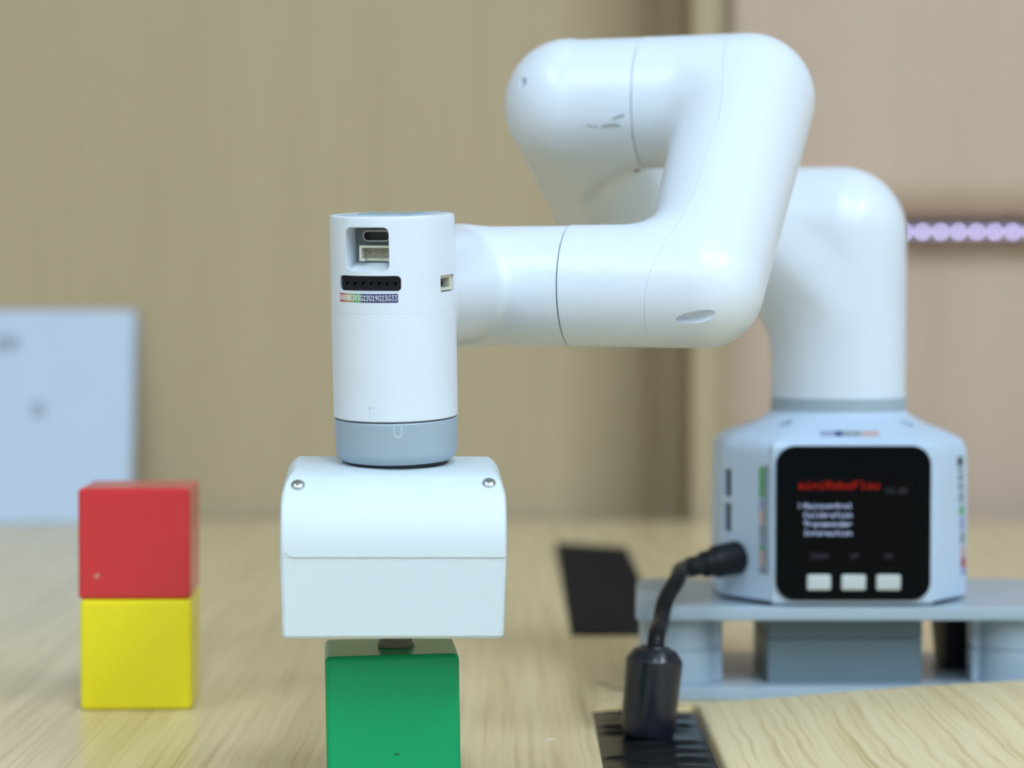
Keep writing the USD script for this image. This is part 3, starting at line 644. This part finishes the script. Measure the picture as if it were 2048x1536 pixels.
GLYPH = {'>': '0041221408', '.': '0000606000', '0': '3E5149453E', '2': '7249494946', 'C': '3E41414122', 'D': '7F4141413E', 'F': '7F09090901', 'I': '00417F4100', 'K': '7F08142241', 'M': '7F021C027F',
         'N': '7F0408107F', 'O': '3E4141413E', 'P': '7F09090906', 'R': '7F09192946', 'T': '03017F0103', 'U': '3F4040403F', 'V': '1F2040201F', 'W': '3F4038403F', 'a': '2054547840', 'b': '7F28444438', 'c': '3844444428',
         'd': '384444287F', 'e': '3854545418', 'f': '00087E0902', 'i': '00447D4000', 'l': '00417F4000', 'm': '7C04780478', 'n': '7C08040478', 'o': '3844444438', 'p': 'FC18242418', 'r': '7C08040408', 's': '4854545424', 't': '04043F4424', 'w': '3C4030403C'}
def pixel_text(s, px, py, step, mat):
    """5 x 7 dot lettering; step = size of one dot in photo pixels, (px, py) = top left"""
    v, f = [], []
    for i, ch in enumerate(s):
        if ch == ' ': continue
        cols = bytes.fromhex(GLYPH[ch])
        for c in range(5):
            for r in range(8):
                if cols[c] >> r & 1:
                    x0, y0 = px + (6 * i + c) * step, py + r * step; n = len(v)
                    v += [(SX(x0), YF - .00056, SZz(y0 + step)), (SX(x0 + step), YF - .00056, SZz(y0 + step)), (SX(x0 + step), YF - .00056, SZz(y0)), (SX(x0), YF - .00056, SZz(y0))]
                    v += [(a, YF - .0005, b) for a, _, b in v[-4:]]
                    f += [(n, n+1, n+2), (n, n+2, n+3), (n, n+4, n+5), (n, n+5, n+1), (n+1, n+5, n+6), (n+1, n+6, n+2), (n+2, n+6, n+7), (n+2, n+7, n+3), (n+3, n+7, n+4), (n+3, n+4, n)]
    arm.part('screen_text', tm(v, f), mat, under=dp, smooth=False)
pixel_text('miniRoboFlow', 1597, 963, 2.26, 'lcd_red')
pixel_text('V2.00', 1770, 977, 1.5, 'lcd_dim')
for k, s in enumerate(['Maincontrol', 'Calibration', 'Transponder', 'Information']): pixel_text(s, 1607, 1007 + 18.2 * k, 1.48, 'lcd_white')
pixel_text('>', 1594, 1007, 1.48, 'lcd_white')
pixel_text('DOWN', 1621, 1108, 1.5, 'lcd_dim'); pixel_text('UP', 1700, 1108, 1.5, 'lcd_dim'); pixel_text('OK', 1769, 1108, 1.5, 'lcd_dim')
for x0, x1 in ((1613, 1662), (1682, 1732), (1752, 1802)):
    arm.part('button', rbox((SX(x0), YF - .0012, SZz(1182)), (SX(x1), YF + .001, SZz(1150)), .0009, 5), 'button', under=dp, label='light grey push button')

# ------------------------------------------------------------------ suction pump on the flange
cr, sr = math.cos(math.radians(1.35)), math.sin(math.radians(1.35))
PR = ER @ np.array([[cr, 0, sr], [0, 1, 0], [-sr, 0, cr]])     # the pump sits a little askew on the flange
pump = Thing('suction_pump', EL(0, 0, Z_FL - .047), 'white rounded suction pump box hanging under the grey flange', 'suction pump')
HT, HW = .0442, .0308
zt = Z_FL - .0009; zb = zt - HT
rr = .0016
prof = [(-.033, 0), (.020, 0), (.020, HT * .60), (.0195, HT - .010), (.0165, HT - .0045), (.0120, HT)]
arc = [(-.0145 - .0185 * math.sin(t), HT - .0215 + .0215 * math.cos(t)) for t in np.linspace(0, math.pi / 2, 14)]
side = np.array(prof + arc)
cen = side.mean(0)
def inset(poly, d):
    q = Polygon(poly).buffer(-d); return np.array(q.exterior.coords)[:-1]
sp = inset(side, rr)
def halfwidth(z):      # front outline: upper corners well rounded, lower corners tight, sides barely bowed
    R0 = .0110; w = HW - rr - .0006 * max(0, (HT * .45 - z) / (HT * .45))
    if z > HT - R0: q = (z - (HT - R0)) / R0; w -= .0135 * (1 - max(0, 1 - min(1, q) ** 3.8) ** (1 / 3.8))
    return w
PO = EL(-.0013, 0, Z_FL - .0009) + PR[:, 0] * .0004 - PR[:, 2] * HT
pts = []
for zz in np.linspace(sp[:, 1].min(), sp[:, 1].max(), 44):
    ln = Polygon(sp).intersection(LineString([(-1, zz), (1, zz)]))
    if ln.is_empty: continue
    ys = np.array(ln.coords)[:, 0]
    for y in (ys.min(), ys.max()):
        for s in (-1, 1): pts.append((s * halfwidth(zz), y, zz))
pb = round_hull(pts, rr, 5)
pbm = man(put(pb, PR, PO))
zs = HT * .515
PN = PR[:, 2]; P0 = PO + PR[:, 2] * zs
upper = pbm.trim_by_plane(tuple(PN), float(PN @ (P0 + PN * .00002)))
lower = pbm.translate(tuple(PR[:, 1] * .00035)).trim_by_plane(tuple(-PN), float(-PN @ (P0 - PN * .00002)))
# the seam turns up at the left end
tri = man(put(hull([(x, y, z) for x, z in ((-.0312, zs), (-.0276, zs), (-.0288, zs + .0010), (-.0312, zs + .0016)) for y in (-.05, -.0326)]), PR, PO))
pump.part('upper_cover', upper - tri, 'pump_white', smooth=32)
pump.part('lower_case', lower, 'pump_white', smooth=32)
upm = man_tm(upper)
for px, py in ((596, 971), (978, 967)):
    P, nn = raycast(upm, px, py); Rm = frame(nn)
    hd_ = man(put(lathe([(.00185, -.001), (.00185, .0004), (.0015, .0008), (.0009, .00105), (0, .0011)], 28), Rm, P))
    for q in (0, math.pi / 2): hd_ = hd_ - man(put(box((-.0011, -.0003, .0004), (.0011, .0003, .002)), Rm @ rotz(q), P))
    pump.part('screw', hd_, 'steel', label='small cross-head steel screw')
pump.part('gasket', put(lathe([(r6 - .0045, Z_FL - .0012), (r6 - .0032, Z_FL - .0012), (r6 - .0032, Z_FL - .0001)], 60), ER, O6), 'dark')
nz_t = zb + .001
BT = .0412                                     # height of the held block's top
npos = EL(-.0016, 0, zb)
k = (BT - npos[2]) / -1.0
nb = np.array([npos[0] + .0003, npos[1] + .002, BT])
nozz = cat(cyl(nb + (0, 0, .0016), npos + ER[:, 2] * .001, .0046, n=40), put(lathe([(.0049, .0), (.0052, .0003), (.0052, .0011), (.0047, .0018)], 40), None, nb))
pump.part('suction_cup', nozz, 'nozzle', label='translucent brownish suction cup')
WG = .0374
gpos = np.array([nb[0] - .0010, nb[1] + .0005, BT - WG])
gb, Rg = block('green', gpos, math.radians(4.2), 'green painted wooden cube held under the suction cup', w=WG, roll=-.0155)
cp = gpos + Rg @ np.array([.0008, -WG/2 - .00004, .0098]); gb.part('scuff', round_hull([cp - (.0007, 0, 0), cp + (.0007, 0, 0)], .0002, 3), 'green_scuff', label='tiny dark nick')

# ------------------------------------------------------------------ grey mount under the base
X0, X1, Y0, Y1 = .0432, .2050, .8735, .9640; TAPER = .0042
mt = Thing('mounting_stand', (BASE[0], .92, 0), 'light grey plastic two-plate stand carrying the robot base', 'stand')
def slab(z0, z1, y0, y1, x0=X0, x1=X1, rb=.012, r=.0008):
    pts = []
    for cx, cy, R0, angs in ((x0 + .002, y0 + .002, .0012, (180, 270)), (x1 - .002, y0 + .002, .0012, (270, 360)), (x1 - rb - TAPER, y1 - rb, rb - r, (0, 90)), (x0 + rb + TAPER, y1 - rb, rb - r, (90, 180))):
        for a in np.radians(np.linspace(*angs, 8)): pts += [(cx + R0 * math.cos(a), cy + R0 * math.sin(a), z) for z in (z0 + r, z1 - r)]
    return round_hull(pts, r, 4)
mt.part('top_plate', slab(.0281, .0330, Y0, Y1), 'mount_grey')
mt.part('bottom_plate', slab(0.0, .0046, Y0, Y1), 'mount_grey')
zm = .0166
for x0, x1, s in ((X0 + .0022, .0748, 1), (2 * BASE[0] - .0748, X1 - .0126, -1)):
    xc = (x0 + .0135) if s > 0 else (x1 - .0135)
    for z0, z1 in ((.0046, zm - .0001), (zm + .0001, .0281)):
        leg = cat(cyl((xc, .893, z0), (xc, .893, z1), .0135 + (.0003 if z0 < .01 else 0), n=64, bev=.0002))
        nm = mt.part('leg', leg, 'mount_grey', smooth=30)
        fx = (xc, x1) if s > 0 else (x0, xc)
        mt.part('leg_web', rbox((fx[0], .888, z0), (fx[1], .930 if s > 0 else .8985, z1), .0006, 3), 'mount_grey')
for z0, z1 in ((.0046, .0207 - .00008), (.0207 + .00008, .0281)):
    mt.part('centre_block', rbox((.0902, .8840, z0), (.1450, .9350, z1), .0006, 3), 'mount_dark', label='wide darker grey block between the plates')

solid('rubber_clamp', round_hull([(x, y, z) for x in (.1598, .1705) for y in (.917, .940) for z in (.0057, .0270)] + [(.1560, .930, .0270)], .001, 4), 'rubber', 'black rubber lump between the stand plates beside the right leg', 'clamp')

# ------------------------------------------------------------------ power cable with plug and ferrite bead
pc = Thing('power_cable', (.047, .81, SZ), 'black power cable with round plug and ferrite bead by the base', 'cable')
pj = facet_px(1476, 1114); out = np.array([-.80, -.52, -.11]); out /= np.linalg.norm(out)
pf = frame(out, (0, 0, 1))
plug = lathe([(.0044, -.0006), (.0056, .0000), (.0060, .0008), (.0058, .0100), (.0050, .0112), (.0046, .0122), (.0047, .0150), (.0042, .0160), (.0036, .0165), (.0036, .0215), (.0031, .0225)], 40)
pc.part('plug', put(plug, pf, pj), 'rubber')
fb = np.array(ground(1297, 1484, SZ)); fb = np.array([fb[0], fb[1] + .008, SZ + .0005]); ft = fb + np.array([.0027, .001, .0287])
cend = pj + out * .0220
path = spline([pj + out * .017, pj + out * .0205, at(1354, 1160, .8535), at(1331, 1201, .843), at(1320, 1248, .832), ft + (.0002, .0006, .0025), ft + (0, 0, -.003)], 70)
pc.part('cable', tube(path, .00285, 20), 'rubber')
fd = (ft - fb); Lf = np.linalg.norm(fd)
pc.part('ferrite_bead', put(lathe([(.0078, 0), (.0084, .0006), (.0089, .004), (.0093, Lf - .0046), (.0090, Lf - .0034), (.0068, Lf - .0005), (.0050, Lf), (.0048, Lf + .0005), (.0036, Lf + .0007)], 56), frame(fd), fb), 'ferrite', label='dark blue-black ferrite cylinder')
for py in (1342, 1441):
    bm_ = put(lathe([(.0074, 0), (.0086, .004), (.0091, Lf - .0052), (.0050, Lf)], 56), frame(fd), fb); P, nn = raycast(bm_, 1276 if py < 1400 else 1266, py)
    pc.part('rivet', round_hull([P - nn * .0002, P], .00045, 4), 'dark')
